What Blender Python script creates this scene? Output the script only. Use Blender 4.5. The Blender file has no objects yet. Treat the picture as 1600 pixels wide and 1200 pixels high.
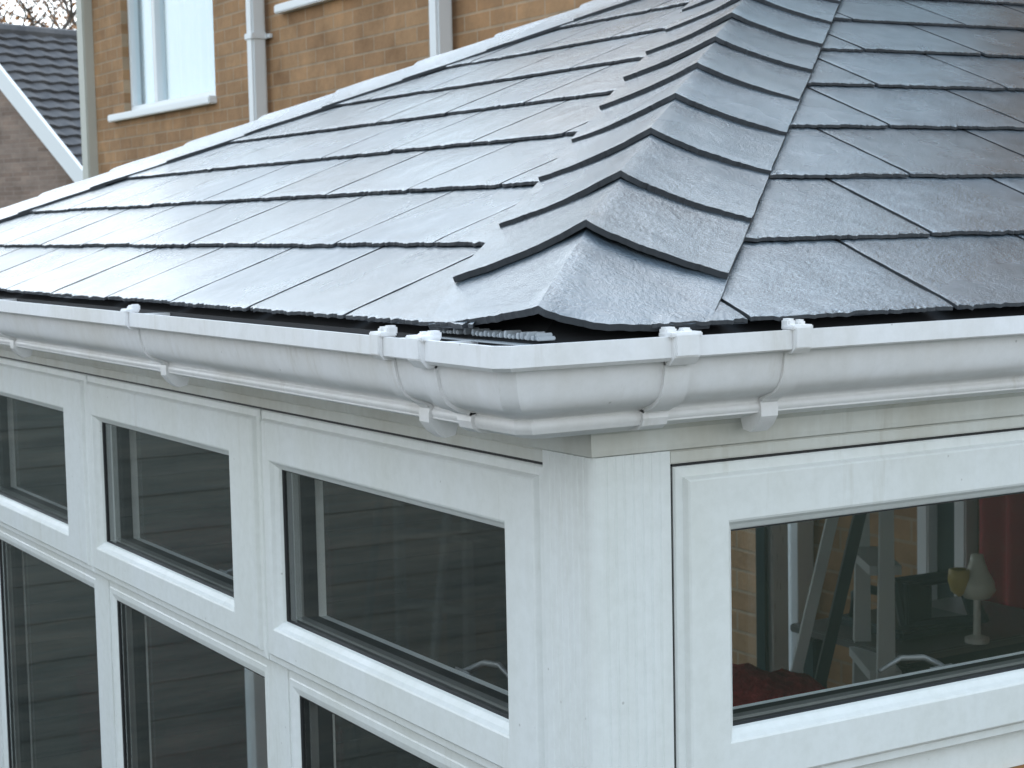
import bpy, bmesh, math, random
from mathutils import Vector, Matrix, noise
random.seed(7)
R=math.radians
S=bpy.context.scene
COL=S.collection
# ------------------------------------------------------------------ camera
cam_d=bpy.data.cameras.new("camera"); cam=bpy.data.objects.new("camera",cam_d); COL.objects.link(cam)
CP=Vector((-0.94604,-1.45618,0.10768))
CF=Vector((0.50561,0.85822,-0.08840)); CR=Vector((0.86044,-0.50911,-0.02122)); CU=Vector((0.06321,0.06533,0.99586))
M=Matrix((( CR.x,CU.x,-CF.x,CP.x),(CR.y,CU.y,-CF.y,CP.y),(CR.z,CU.z,-CF.z,CP.z),(0,0,0,1)))
cam.matrix_world=M
cam_d.sensor_width=36; cam_d.lens=2824.9/1600*36; cam_d.clip_end=500; cam_d.clip_start=.05
cam_d.dof.use_dof=True; cam_d.dof.focus_distance=1.85; cam_d.dof.aperture_fstop=28
S.camera=cam
# ------------------------------------------------------------------ sky, sun, exposure
SUN_EL,SUN_AZ=R(42),R(38)          # azimuth measured from +Y towards +X
w=bpy.data.worlds.new("World"); S.world=w; w.use_nodes=True
nt=w.node_tree; nt.nodes.clear()
N=nt.nodes.new; Lk=nt.links.new
out=N('ShaderNodeOutputWorld'); bg=N('ShaderNodeBackground'); sky=N('ShaderNodeTexSky')
sky.sky_type='NISHITA'; sky.sun_disc=False; sky.sun_elevation=SUN_EL; sky.sun_rotation=SUN_AZ
sky.air_density=1.2; sky.dust_density=3
tc=N('ShaderNodeTexCoord'); cn=N('ShaderNodeTexNoise'); cn.inputs['Scale'].default_value=2.2; cn.inputs['Detail'].default_value=4
cr=N('ShaderNodeMapRange'); cr.inputs['From Min'].default_value=.3; cr.inputs['From Max'].default_value=.7
cr.inputs['To Min'].default_value=.72; cr.inputs['To Max'].default_value=.97
mx=N('ShaderNodeMix'); mx.data_type='RGBA'; mx.inputs['B'].default_value=(12.6,14.0,15.3,1)
Lk(tc.outputs['Generated'],cn.inputs['Vector']); Lk(cn.outputs['Fac'],cr.inputs['Value'])
Lk(cr.outputs['Result'],mx.inputs['Factor']); Lk(sky.outputs['Color'],mx.inputs['A'])
sx_=N('ShaderNodeSeparateXYZ'); ez_=N('ShaderNodeMapRange'); ez_.inputs['From Min'].default_value=.25; ez_.inputs['From Max'].default_value=.85
hc=N('ShaderNodeMix'); hc.data_type='RGBA'; hc.inputs['A'].default_value=(19.5,21.0,22.2,1); hc.inputs['B'].default_value=(11.5,15.6,20.5,1)
Lk(tc.outputs['Generated'],sx_.inputs[0]); Lk(sx_.outputs[2],ez_.inputs['Value']); Lk(ez_.outputs['Result'],hc.inputs['Factor']); Lk(hc.outputs['Result'],mx.inputs['B'])
dt=N('ShaderNodeVectorMath'); dt.operation='DOT_PRODUCT'
dt.inputs[1].default_value=(math.sin(SUN_AZ)*math.cos(SUN_EL),math.cos(SUN_AZ)*math.cos(SUN_EL),math.sin(SUN_EL))
gl=N('ShaderNodeMapRange'); gl.inputs['From Min'].default_value=.1; gl.inputs['From Max'].default_value=1; gl.inputs['To Min'].default_value=.95; gl.inputs['To Max'].default_value=1.4; gl.interpolation_type='SMOOTHSTEP'
vs=N('ShaderNodeVectorMath'); vs.operation='SCALE'
Lk(tc.outputs['Generated'],dt.inputs[0]); Lk(dt.outputs['Value'],gl.inputs['Value']); Lk(mx.outputs['Result'],vs.inputs[0]); Lk(gl.outputs['Result'],vs.inputs['Scale'])
Lk(vs.outputs[0],bg.inputs['Color']); bg.inputs['Strength'].default_value=.12
Lk(bg.outputs[0],out.inputs[0])
sd=bpy.data.lights.new("sun",'SUN'); so=bpy.data.objects.new("sun",sd); COL.objects.link(so)
sd.energy=.6; sd.angle=R(40); sd.color=(1,.96,.9)
sdir=Vector((math.sin(SUN_AZ)*math.cos(SUN_EL),math.cos(SUN_AZ)*math.cos(SUN_EL),math.sin(SUN_EL)))
so.rotation_euler=sdir.to_track_quat('Z','Y').to_euler()
S.view_settings.view_transform='Standard'; S.view_settings.look='None'; S.view_settings.exposure=-.27; S.view_settings.gamma=1
S.render.engine='CYCLES'

# ------------------------------------------------------------------ helpers
def mesh_obj(name,bm,mat,parent=None,smooth=False,label=None,kind=None,cat=None,group=None):
    me=bpy.data.meshes.new(name)
    bm.normal_update(); bm.to_mesh(me); bm.free()
    if smooth:
        for p in me.polygons: p.use_smooth=True
    for m in (mat if isinstance(mat,(list,tuple)) else [mat]): me.materials.append(m)
    o=bpy.data.objects.new(name,me); COL.objects.link(o)
    if parent: o.parent=parent
    if label: o['label']=label
    if kind: o['kind']=kind
    if cat: o['category']=cat
    if group: o['group']=group
    return o
def empty(name,loc,label,cat,group=None):
    o=bpy.data.objects.new(name,None); COL.objects.link(o); o.location=loc; o.empty_display_size=.1
    o['label']=label; o['category']=cat
    if group: o['group']=group
    EMP[o.name]=Vector(loc)
    return o
EMP={}
def settle(o):
    """geometry was made in world coordinates: keep it there under a parent that is not at the origin"""
    p=o.parent; off=Vector()
    while p: off+=p.location; p=p.parent
    if off.length>0:
        o.data.transform(Matrix.Translation(-off))
    return o
def part(name,bm,mat,parent,**k):
    o=mesh_obj(name,bm,mat,parent,**k); return settle(o)
def box(bm,a,b,bev=0,fm=None,mi=0):
    a=Vector(a); b=Vector(b)
    v=[]
    for x in (a.x,b.x):
        for y in (a.y,b.y):
            for z in (a.z,b.z):
                p=Vector((x,y,z)); v.append(bm.verts.new(fm(p) if fm else p))
    f=[]
    for q in ((0,1,3,2),(4,6,7,5),(0,4,5,1),(2,3,7,6),(0,2,6,4),(1,5,7,3)):
        f.append(bm.faces.new([v[i] for i in q]))
    for ff in f: ff.material_index=mi
    bmesh.ops.recalc_face_normals(bm,faces=f)
    if bev:
        es=set()
        for ff in f:
            for e in ff.edges: es.add(e)
        r=bmesh.ops.bevel(bm,geom=list(es),offset=bev,segments=2,affect='EDGES')
        for ff in r['faces']: ff.material_index=mi
def tube(bm,pts,r,seg=10,cap=True):
    """swept tube with per-point radius"""
    pts=[Vector(p) for p in pts]; n=len(pts)
    rr=r if isinstance(r,(list,tuple)) else [r]*n
    rings=[]
    up=Vector((0,0,1))
    for i,p in enumerate(pts):
        d=(pts[min(i+1,n-1)]-pts[max(i-1,0)]).normalized()
        u=up if abs(d.z)<.95 else Vector((1,0,0))
        a=d.cross(u).normalized(); b=d.cross(a).normalized()
        rings.append([bm.verts.new(p+(a*math.cos(t)+b*math.sin(t))*rr[i]) for t in [2*math.pi*k/seg for k in range(seg)]])
    for i in range(n-1):
        for k in range(seg):
            bm.faces.new((rings[i][k],rings[i][(k+1)%seg],rings[i+1][(k+1)%seg],rings[i+1][k]))
    if cap:
        bm.faces.new(rings[0][::-1]); bm.faces.new(rings[-1])
def sweep(bm,prof_at,stations,closed=True,caps=True):
    """prof_at(station)->list of points; joined in order"""
    rings=[[bm.verts.new(p) for p in prof_at(s)] for s in stations]
    n=len(rings[0]); fs=[]
    for i in range(len(rings)-1):
        for k in range(n if closed else n-1):
            fs.append(bm.faces.new((rings[i][k],rings[i][(k+1)%n],rings[i+1][(k+1)%n],rings[i+1][k])))
    if caps and closed:
        fs.append(bm.faces.new(rings[0][::-1])); fs.append(bm.faces.new(rings[-1]))
    bmesh.ops.recalc_face_normals(bm,faces=fs)

# ------------------------------------------------------------------ materials
def mat(name,col,rough=.5,spec=.5,metal=0,coat=0,build=None):
    m=bpy.data.materials.new(name); m.use_nodes=True
    b=m.node_tree.nodes['Principled BSDF']
    b.inputs['Base Color'].default_value=(*col,1); b.inputs['Roughness'].default_value=rough
    b.inputs['Specular IOR Level'].default_value=spec; b.inputs['Metallic'].default_value=metal
    b.inputs['Coat Weight'].default_value=coat
    if build: build(m.node_tree,b)
    return m
def nn(t,ty,**kw):
    n=t.nodes.new(ty)
    for k,v in kw.items():
        if k in n.inputs: n.inputs[k].default_value=v
        else: setattr(n,k,v)
    return n
def noise_tex(t,scale,detail=5,rough=.6,stretch=None,coord='Object',rot=None,dist=0):
    c=nn(t,'ShaderNodeTexCoord'); mp=nn(t,'ShaderNodeMapping')
    t.links.new(c.outputs[coord],mp.inputs['Vector'])
    if stretch: mp.inputs['Scale'].default_value=stretch
    if rot: mp.inputs['Rotation'].default_value=rot
    n=nn(t,'ShaderNodeTexNoise',Scale=scale,Detail=detail,Roughness=rough,Distortion=dist)
    t.links.new(mp.outputs[0],n.inputs['Vector']); return n
def ramp(t,src,stops):
    r=nn(t,'ShaderNodeValToRGB'); e=r.color_ramp.elements
    while len(e)<len(stops): e.new(.5)
    for i,(p,c) in enumerate(stops):
        e[i].position=p; e[i].color=(*c,1) if len(c)==3 else c
    t.links.new(src,r.inputs[0]); return r
def rng(t,src,a,b,c,d):
    r=nn(t,'ShaderNodeMapRange'); r.inputs[1].default_value=a; r.inputs[2].default_value=b; r.inputs[3].default_value=c; r.inputs[4].default_value=d
    t.links.new(src,r.inputs[0]); return r
def bump(t,b,src,strength,dist,prev=None):
    n=nn(t,'ShaderNodeBump',Strength=strength,Distance=dist)
    t.links.new(src,n.inputs['Height'])
    if prev: t.links.new(prev.outputs[0],n.inputs['Normal'])
    t.links.new(n.outputs[0],b.inputs['Normal']); return n
def upvc(col,dirt,amount=.5):
    def f(t,b):
        n=noise_tex(t,5,6,.65,stretch=(1,1,.22)); n2=noise_tex(t,60,4,.7)
        r=ramp(t,n.outputs['Fac'],[(.38,col),(.38+.42/ (amount+.4),dirt)])
        m=nn(t,'ShaderNodeMix',data_type='RGBA',blend_type='MULTIPLY'); m.inputs['Factor'].default_value=.35
        r2=ramp(t,n2.outputs['Fac'],[(.3,(.82,.82,.8)),(.6,(1,1,1))])
        t.links.new(r.outputs[0],m.inputs['A']); t.links.new(r2.outputs[0],m.inputs['B'])
        # small dark specks of grime
        v=nn(t,'ShaderNodeTexVoronoi',Scale=26.0); c=nn(t,'ShaderNodeTexCoord'); t.links.new(c.outputs['Object'],v.inputs['Vector'])
        s=rng(t,v.outputs['Distance'],.025,.05,1,0)
        m2=nn(t,'ShaderNodeMix',data_type='RGBA'); m2.inputs['B'].default_value=(.25,.23,.2,1)
        sc=nn(t,'ShaderNodeMath',operation='MULTIPLY'); sc.inputs[1].default_value=.45
        t.links.new(s.outputs[0],sc.inputs[0]); t.links.new(sc.outputs[0],m2.inputs['Factor'])
        t.links.new(m.outputs['Result'],m2.inputs['A']); t.links.new(m2.outputs['Result'],b.inputs['Base Color'])
        n5=noise_tex(t,26,5,.7,stretch=(1,1,.10)); st=rng(t,n5.outputs['Fac'],.60,.78,0,.42)
        m3=nn(t,'ShaderNodeMix',data_type='RGBA'); m3.inputs['B'].default_value=(dirt[0]*.72,dirt[1]*.68,dirt[2]*.6,1)
        t.links.new(st.outputs[0],m3.inputs['Factor']); t.links.new(m2.outputs['Result'],m3.inputs['A']); t.links.new(m3.outputs['Result'],b.inputs['Base Color'])
        rr=rng(t,n.outputs['Fac'],.3,.7,.28,.5); t.links.new(rr.outputs[0],b.inputs['Roughness'])
        bump(t,b,n2.outputs['Fac'],.12,.001)
    return f
WHITE=mat('upvc_white',(.8,.8,.8),.35,build=upvc((.77,.79,.775),(.64,.65,.59)))
GUT=mat('upvc_gutter',(.8,.8,.8),.35,build=upvc((.84,.835,.84),(.66,.63,.58)))
BEAM=mat('upvc_weathered_beam',(.6,.6,.5),.45,build=upvc((.66,.67,.63),(.50,.47,.39),.8))
WHITE2=mat('upvc_plain',(.78,.8,.8),.4)
GASKET=mat('black_rubber',(.012,.012,.013),.5)
SPACER=mat('grey_spacer',(.22,.22,.21),.45,metal=.3)
DARK=mat('roofing_felt',(.02,.021,.023),.7)
CHROME=mat('chrome',(.75,.76,.78),.18,metal=1)
SATIN=mat('satin_handle',(.20,.205,.205),.4,metal=.3)
CEIL=mat('ceiling_board',(.8,.8,.78),.8)
def slate_build(t,b):
    n=noise_tex(t,16,9,.68,dist=.3); n1=noise_tex(t,2.2,5,.6); n3=noise_tex(t,230,4,.7)
    g=nn(t,'ShaderNodeAttribute',attribute_name='tone')
    base=ramp(t,n.outputs['Fac'],[(.30,(.038,.050,.060)),(.5,(.072,.090,.104)),(.72,(.140,.158,.170))])
    m=nn(t,'ShaderNodeMix',data_type='RGBA',blend_type='MULTIPLY'); m.inputs['Factor'].default_value=1
    gr=rng(t,g.outputs['Fac'],0,1,.72,1.3)
    cc=nn(t,'ShaderNodeCombineColor'); 
    for i in range(3): t.links.new(gr.outputs[0],cc.inputs[i])
    t.links.new(base.outputs[0],m.inputs['A']); t.links.new(cc.outputs[0],m.inputs['B']); t.links.new(m.outputs['Result'],b.inputs['Base Color'])
    # wet film: sheets of water between drier, rougher areas
    r=rng(t,n1.outputs['Fac'],.35,.68,.17,.36); t.links.new(r.outputs[0],b.inputs['Roughness'])
    r2=rng(t,n1.outputs['Fac'],.3,.7,1.0,.55); t.links.new(r2.outputs[0],b.inputs['Coat Weight'])
    b.inputs['Coat Roughness'].default_value=.13; b.inputs['Coat Tint'].default_value=(.93,.97,1,1); b.inputs['Coat IOR'].default_value=1.65
    b.inputs['IOR'].default_value=1.7
    k=bump(t,b,n.outputs['Fac'],.48,.005)
    bump(t,b,n3.outputs['Fac'],.75,.0013,k)
    t.links.new(b.inputs['Normal'].links[0].from_socket,b.inputs['Coat Normal'])
SLATE=mat('wet_slate',(.08,.09,.1),.3,spec=.8,coat=.8,build=slate_build)
CUT=mat('cut_slate_edge',(.045,.049,.054),.6,spec=.35)
def brick_mat(name,c1,c2,mort,axis,bw=.225,bh=.075,rough=.85,var=.5):
    def f(t,b):
        c=nn(t,'ShaderNodeTexCoord'); s=nn(t,'ShaderNodeSeparateXYZ'); cb=nn(t,'ShaderNodeCombineXYZ')
        t.links.new(c.outputs['Object'],s.inputs[0])
        if axis=='d':
            ad=nn(t,'ShaderNodeMath',operation='ADD'); t.links.new(s.outputs[0],ad.inputs[0]); t.links.new(s.outputs[1],ad.inputs[1]); t.links.new(ad.outputs[0],cb.inputs[0])
        else: t.links.new(s.outputs[{'x':0,'y':1}[axis]],cb.inputs[0])
        t.links.new(s.outputs[2],cb.inputs[1])
        br=nn(t,'ShaderNodeTexBrick'); t.links.new(cb.outputs[0],br.inputs['Vector'])
        br.inputs['Scale'].default_value=1; br.inputs['Brick Width'].default_value=bw; br.inputs['Row Height'].default_value=bh
        br.inputs['Mortar Size'].default_value=.006; br.inputs['Mortar Smooth'].default_value=.3; br.inputs['Bias'].default_value=0
        br.inputs['Color1'].default_value=(*c1,1); br.inputs['Color2'].default_value=(*c2,1); br.inputs['Mortar'].default_value=(*mort,1)
        n=nn(t,'ShaderNodeTexNoise',Scale=3.0,Detail=6.0,Roughness=.7); t.links.new(cb.outputs[0],n.inputs['Vector'])
        n2=nn(t,'ShaderNodeTexNoise',Scale=40.0,Detail=4.0); t.links.new(cb.outputs[0],n2.inputs['Vector'])
        r=ramp(t,n.outputs['Fac'],[(.3,(1-var*.6,1-var*.62,1-var*.62)),(.5,(.95,.97,1.0)),(.7,(1.25,1.22,1.2))])
        m=nn(t,'ShaderNodeMix',data_type='RGBA',blend_type='MULTIPLY'); m.inputs['Factor'].default_value=1
        t.links.new(br.outputs['Color'],m.inputs['A']); t.links.new(r.outputs[0],m.inputs['B'])
        t.links.new(m.outputs['Result'],b.inputs['Base Color'])
        ad=nn(t,'ShaderNodeMath',operation='MULTIPLY_ADD'); ad.inputs[1].default_value=-1
        t.links.new(br.outputs['Fac'],ad.inputs[0]); t.links.new(n2.outputs['Fac'],ad.inputs[2])
        bump(t,b,ad.outputs[0],.5,.006)
    return mat(name,c1,rough,spec=.2,build=f)
BRICK=brick_mat('buff_orange_brick',(.40,.235,.12),(.31,.175,.088),(.37,.265,.17),'y')
BRICKX=brick_mat('brown_brick',(.22,.15,.10),(.15,.10,.065),(.20,.16,.12),'x')
BRICK2=brick_mat('pink_brick',(.30,.225,.18),(.23,.165,.13),(.30,.24,.2),'d')
def glass(name,tint,refl=1.0,rough=.01):
    m=bpy.data.materials.new(name); m.use_nodes=True; t=m.node_tree; t.nodes.clear()
    o=nn(t,'ShaderNodeOutputMaterial'); a=nn(t,'ShaderNodeBsdfTransparent'); g=nn(t,'ShaderNodeBsdfGlossy'); mxs=nn(t,'ShaderNodeMixShader'); fr=nn(t,'ShaderNodeFresnel',IOR=1.5)
    a.inputs[0].default_value=(*tint,1); g.inputs['Roughness'].default_value=rough; g.inputs['Color'].default_value=(.95,1,.99,1)
    ge=nn(t,'ShaderNodeNewGeometry'); io=rng(t,ge.outputs['Backfacing'],0,1,1.5,1/1.5); t.links.new(io.outputs[0],fr.inputs['IOR'])
    mu=nn(t,'ShaderNodeMath',operation='MULTIPLY'); mu.inputs[1].default_value=refl; mu.use_clamp=True
    n=noise_tex(t,1.5,2,.5); bp=nn(t,'ShaderNodeBump',Strength=.08,Distance=.004); t.links.new(n.outputs['Fac'],bp.inputs['Height'])
    t.links.new(bp.outputs[0],g.inputs['Normal'])
    t.links.new(fr.outputs[0],mu.inputs[0]); t.links.new(mu.outputs[0],mxs.inputs[0]); t.links.new(a.outputs[0],mxs.inputs[1]); t.links.new(g.outputs[0],mxs.inputs[2]); t.links.new(mxs.outputs[0],o.inputs[0])
    return m
GLASS=glass('window_glass',(.975,.985,.98),1.4)

# ------------------------------------------------------------------ measurements
GZ=-2.2                                   # ground below the gutter lip (z = 0 is the gutter lip)
PITCH=R(21.9975); cp,sp,tp=math.cos(PITCH),math.sin(PITCH),math.tan(PITCH)
EX,EY,EZ=-.110,-.0757,.0132               # bottom corner of the slating
CO=.1963                                  # slate course
YF=3.375                                  # far eaves
HALF=(YF-EY)/2                            # half span
XH=3.0                                    # wall of the house
cons=empty('conservatory',(0,0,GZ),'white framed conservatory with grey slate hipped roof and white gutter','conservatory')
def cpart(name,bm,m,parent=None,**k): return part(name,bm,m,parent or cons,**k)

# ------------------------------------------------------------------ ground
def ground_build(t,b):
    n=noise_tex(t,.6,6,.6); n2=noise_tex(t,30,4,.6)
    r=ramp(t,n.outputs['Fac'],[(.35,(.028,.040,.018)),(.6,(.045,.060,.028)),(.8,(.07,.065,.04))])
    t.links.new(r.outputs[0],b.inputs['Base Color']); bump(t,b,n2.outputs['Fac'],.8,.03)
GRASS=mat('lawn',(.04,.05,.03),.9,build=ground_build)
bm=bmesh.new(); bmesh.ops.create_grid(bm,x_segments=1,y_segments=1,size=150); bmesh.ops.translate(bm,verts=bm.verts,vec=(0,0,GZ))
mesh_obj('lawn',bm,GRASS,kind='structure')
def deck_build(t,b):
    c=nn(t,'ShaderNodeTexCoord'); s=nn(t,'ShaderNodeSeparateXYZ'); t.links.new(c.outputs['Object'],s.inputs[0])
    cb=nn(t,'ShaderNodeCombineXYZ'); t.links.new(s.outputs[0],cb.inputs[0]); t.links.new(s.outputs[1],cb.inputs[1])
    br=nn(t,'ShaderNodeTexBrick'); t.links.new(cb.outputs[0],br.inputs['Vector'])
    br.inputs['Scale'].default_value=1; br.inputs['Brick Width'].default_value=.6; br.inputs['Row Height'].default_value=.3; br.inputs['Mortar Size'].default_value=.006
    br.inputs['Color1'].default_value=(.10,.10,.095,1); br.inputs['Color2'].default_value=(.06,.065,.06,1); br.inputs['Mortar'].default_value=(.03,.035,.025,1)
    n=noise_tex(t,2,5,.6); m=nn(t,'ShaderNodeMix',data_type='RGBA',blend_type='MULTIPLY'); m.inputs['Factor'].default_value=.7
    r=ramp(t,n.outputs['Fac'],[(.3,(.45,.5,.45)),(.7,(1.1,1.1,1.1))])
    t.links.new(br.outputs['Color'],m.inputs['A']); t.links.new(r.outputs[0],m.inputs['B']); t.links.new(m.outputs['Result'],b.inputs['Base Color'])
PAVE=mat('grey_paving',(.1,.1,.1),.6,build=deck_build)
bm=bmesh.new(); box(bm,(-3.2,-4.5,GZ-.1),(3.0,4.6,GZ+.02)); mesh_obj('patio',bm,PAVE,kind='structure')

# ------------------------------------------------------------------ roof slating
RNG=random.Random(11)
def slates(name,O,A,SD,a0,a1,j0,pitchw,shift,rows,clips,fine=True,label=None):
    """riven slates laid in courses: O corner, A along the eaves, SD up the slope"""
    O=Vector(O); A=Vector(A).normalized(); SD=Vector(SD).normalized(); NN=A.cross(SD).normalized()
    if NN.z<0: NN=-NN
    bm=bmesh.new(); tl=bm.loops.layers.float_color.new('tone')
    th=.0038; lift=.012
    for k in range(rows):
        s0=k*CO
        joints=[]
        j=j0+shift*k
        while j>a0-.3: j-=pitchw
        while j<a1+.3:
            joints.append(j+RNG.uniform(-.004,.004)); j+=pitchw
        for i in range(len(joints)-1):
            l=joints[i]+.0033; r=joints[i+1]-.0033
            if r<a0 or l>a1: continue
            nx,ns=(58,14) if fine else (6,3)
            tone=RNG.random(); ds=RNG.uniform(-.0025,.0025); dh=RNG.uniform(-.0002,.0002); sd_=RNG.uniform(0,100); dt=RNG.uniform(-.0002,.0002)
            top=[];bot=[]
            for q in range(ns+1):
                fq=q/ns
                s=s0+ds+(fq**1.4)*(.222)
                rt=[];rb=[]
                for p in range(nx+1):
                    a=l+(r-l)*p/nx
                    nz=noise.noise(Vector((a*22+sd_,s*22,sd_)))
                    nf=noise.noise(Vector((a*95+sd_,s*60,3.1)))
                    edge=max(0,1-fq*9) 
                    side=max(0,1-min(p,nx-p)/1.5)
                    ss=s+edge*(nz*.0022+nf*.0030+noise.noise(Vector((a*330,sd_,s*90)))*.0042); aa=a+side*noise.noise(Vector((s*70,sd_,a*3)))*.0016*(1 if p<nx/2 else -1)
                    h=.0128-(s-s0)/CO*.0063+dh+dt*(p/nx-.5)*2 + nz*.0004 -edge*(.0005+abs(nf)*.0016)-side*.0004
                    P=O+A*aa+SD*ss+NN*(h-lift)
                    rt.append(bm.verts.new(P)); 
                    rb.append(bm.verts.new(O+A*aa+SD*(ss-edge*.001)+NN*(h-lift-th)))
                top.append(rt);bot.append(rb)
            fs=[]
            for q in range(ns):
                for p in range(nx):
                    fs.append(bm.faces.new((top[q][p],top[q][p+1],top[q+1][p+1],top[q+1][p])))
            nt_=len(fs)
            for p in range(nx): fs.append(bm.faces.new((bot[0][p],bot[0][p+1],top[0][p+1],top[0][p])))
            for q in range(ns):
                fs.append(bm.faces.new((bot[q+1][0],bot[q][0],top[q][0],top[q+1][0])))
                fs.append(bm.faces.new((bot[q][nx],bot[q+1][nx],top[q+1][nx],top[q][nx])))
            fs.append(bm.faces.new((bot[0][0],bot[ns][0],bot[ns][nx],bot[0][nx])))
            for f in fs[nt_:]: f.material_index=1
            for f in fs:
                for lo in f.loops: lo[tl]=(tone,tone,tone,1)
    for co,no in clips:
        bmesh.ops.bisect_plane(bm,geom=bm.verts[:]+bm.edges[:]+bm.faces[:],plane_co=Vector(co),plane_no=Vector(no),clear_outer=True)
    o=cpart(name,bm,[SLATE,CUT])
    if label: o['label']=label
    return o
RO=Vector((EX,EY,EZ))
left=slates('roof_slope',RO,(0,1,0),(cp,0,sp),0,YF-EY,.318-EY,.2716,.1385,10,
    [(RO+Vector((0,.11,0)),(1,-1,0)),(Vector((EX,YF-.08,EZ)),(1,1,0))],label='slate slope above the long window wall')
right=slates('roof_slope',RO,(1,0,0),(0,cp,sp),0,XH-EX,.1307-EX,.2748,.1363,10,
    [(RO+Vector((.13,0,0)),(-1,1,0)),(Vector((XH,0,0)),(1,0,0)),(Vector((0,EY+HALF,0)),(0,1,0))],label='slate slope to the right of the near hip')
far=slates('roof_slope',(EX,YF,EZ),(1,0,0),(0,-cp,sp),0,XH-EX,.13,.2748,.1363,10,
    [(Vector((EX,YF,EZ)),(-1,-1,0)),(Vector((XH,0,0)),(1,0,0)),(Vector((0,EY+HALF,0)),(0,-1,0))],fine=False,label='slate slope on the far side, hidden from the front')
# deck under the slates, and ceiling
def deck(name,off,m,inset):
    bm=bmesh.new()
    e0=Vector((EX+inset,EY+inset,EZ+off+inset*tp)); e1=Vector((EX+inset,YF-inset,EZ+off+inset*tp))
    e2=Vector((XH,YF-inset,EZ+off+inset*tp)); e3=Vector((XH,EY+inset,EZ+off+inset*tp))
    ap=Vector((EX+HALF,EY+HALF,EZ+off+HALF*tp)); rg=Vector((XH,EY+HALF,EZ+off+HALF*tp))
    V=[bm.verts.new(p) for p in (e0,e1,e2,e3,ap,rg)]
    bm.faces.new((V[0],V[4],V[1])); bm.faces.new((V[0],V[3],V[5],V[4])); bm.faces.new((V[1],V[4],V[5],V[2]))
    # skirt closing the eaves
    if off>-.04:
        W=[bm.verts.new(p-Vector((0,0,.05))) for p in (e0,e1,e2,e3)]
        bm.faces.new((V[0],V[1],W[1],W[0])); bm.faces.new((V[1],V[2],W[2],W[1])); bm.faces.new((V[3],V[0],W[0],W[3]))
        bm.faces.new((W[0],W[1],W[2],W[3]))
    return cpart(name,bm,m)
deck('roof_deck',-.020,DARK,.012)
deck('ceiling',-.075,CEIL,.10)

# hip caps
def hip(O,sx,sy,n,tone_seed,hs=1):
    O=Vector(O); hd=Vector((sx,sy,tp)).normalized()
    nl=Vector((-sp*1,0,cp)) if sx>0 else None
    nL=Vector((-sp,0,cp))                      # slope that falls towards -x
    nR=Vector((0,-sp*sy,cp))                   # slope that falls towards the side eaves
    fL=nL.cross(hd).normalized()
    if fL.y*sy<0: fL=-fL
    fR=nR.cross(hd).normalized()
    if fR.x<0: fR=-fR
    w=.146; th=.0068; step=.2003; Ln=.236
    sL=Vector((cp,0,sp)); dsu=hd.dot(sL); dsv=fL.dot(sL)
    rg=random.Random(tone_seed)
    for k in range(n):
        u0=.043+step*k+rg.uniform(-.003,.003)+ (.0 if k else 0)
        tone=rg.random()*.8+.1; sd_=rg.uniform(0,50)
        bm=bmesh.new(); tl=bm.loops.layers.float_color.new('tone')
        nv,nu=34,9
        vs=[-w+2*w*i/(2*nv) for i in range(2*nv+1)]
        wl=w+rg.uniform(-.004,.004)
        top=[];bot=[]
        for q in range(nu+1):
            fq=q/nu; rt=[];rb=[]
            for i,v in enumerate(vs):
                av=abs(v); f,nrm=(fL,nL) if v<0 else (fR,nR)
                if k==0:
                    sb=.020*max(0,1-av/w*(1.0 if v<0 else 2.4))-.003
                    us=(sb-av*dsv)/dsu
                    u=us+(fq**1.2)*(.25+u0-us)
                else:
                    u=u0+(fq**1.2)*Ln
                edge=max(0,1-fq*6)
                nz=noise.noise(Vector((v*60+sd_,u*30,1.7))); nb=noise.noise(Vector((v*16+sd_,u*14,sd_)))
                u+=edge*(nz*.0020+noise.noise(Vector((v*300+sd_,u*60,4)))*.0030)
                side=1 if av>w*.97 else 0
                rel=av/w
                h=.0095*hs+.0125*hs*(1-rel)**(2.2 if k else (1.5 if v<0 else 3.0)) + (1-fq)*(.0105*hs if k else .0015)*(1-.35*rel) - ((.006+.001*rel)*(1-fq) if k==0 else 0) + nb*.0012 -edge*.001
                up=Vector((0,0,1))/ (nrm.z) 
                bl=min(1,av/.006); off=(up*(1-bl)+nrm*bl)
                P=O+hd*u+f*(av+ side*(nz*.0015))
                rt.append(bm.verts.new(P+off*(h-.004)))
                rb.append(bm.verts.new(P+off*(h-.004-th)))
            top.append(rt);bot.append(rb)
        m=2*nv; fs=[]
        for q in range(nu):
            for i in range(m):
                fs.append(bm.faces.new((top[q][i],top[q][i+1],top[q+1][i+1],top[q+1][i])))
                fs.append(bm.faces.new((bot[q][i+1],bot[q][i],bot[q+1][i],bot[q+1][i+1])))
            fs.append(bm.faces.new((bot[q][0],top[q][0],top[q+1][0],bot[q+1][0])))
            fs.append(bm.faces.new((top[q][m],bot[q][m],bot[q+1][m],top[q+1][m])))
        for i in range(m):
            fs.append(bm.faces.new((bot[0][i],bot[0][i+1],top[0][i+1],top[0][i])))
            fs.append(bm.faces.new((top[nu][i],top[nu][i+1],bot[nu][i+1],bot[nu][i])))
        bmesh.ops.recalc_face_normals(bm,faces=fs)
        tops=set()
        for q in range(nu):
            for i in range(m): tops.add(fs[2*i+q*(2*m+2)])
        for f in fs:
            f.material_index=0 if f in tops else 1
            for lo in f.loops: lo[tl]=(tone,tone,tone,1)
        cpart('hip_cap',bm,[SLATE,CUT])
NCAP=12
hip(RO,1,1,NCAP,3)
hip(Vector((EX,YF,EZ)),1,-1,NCAP,5,.62)
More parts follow.
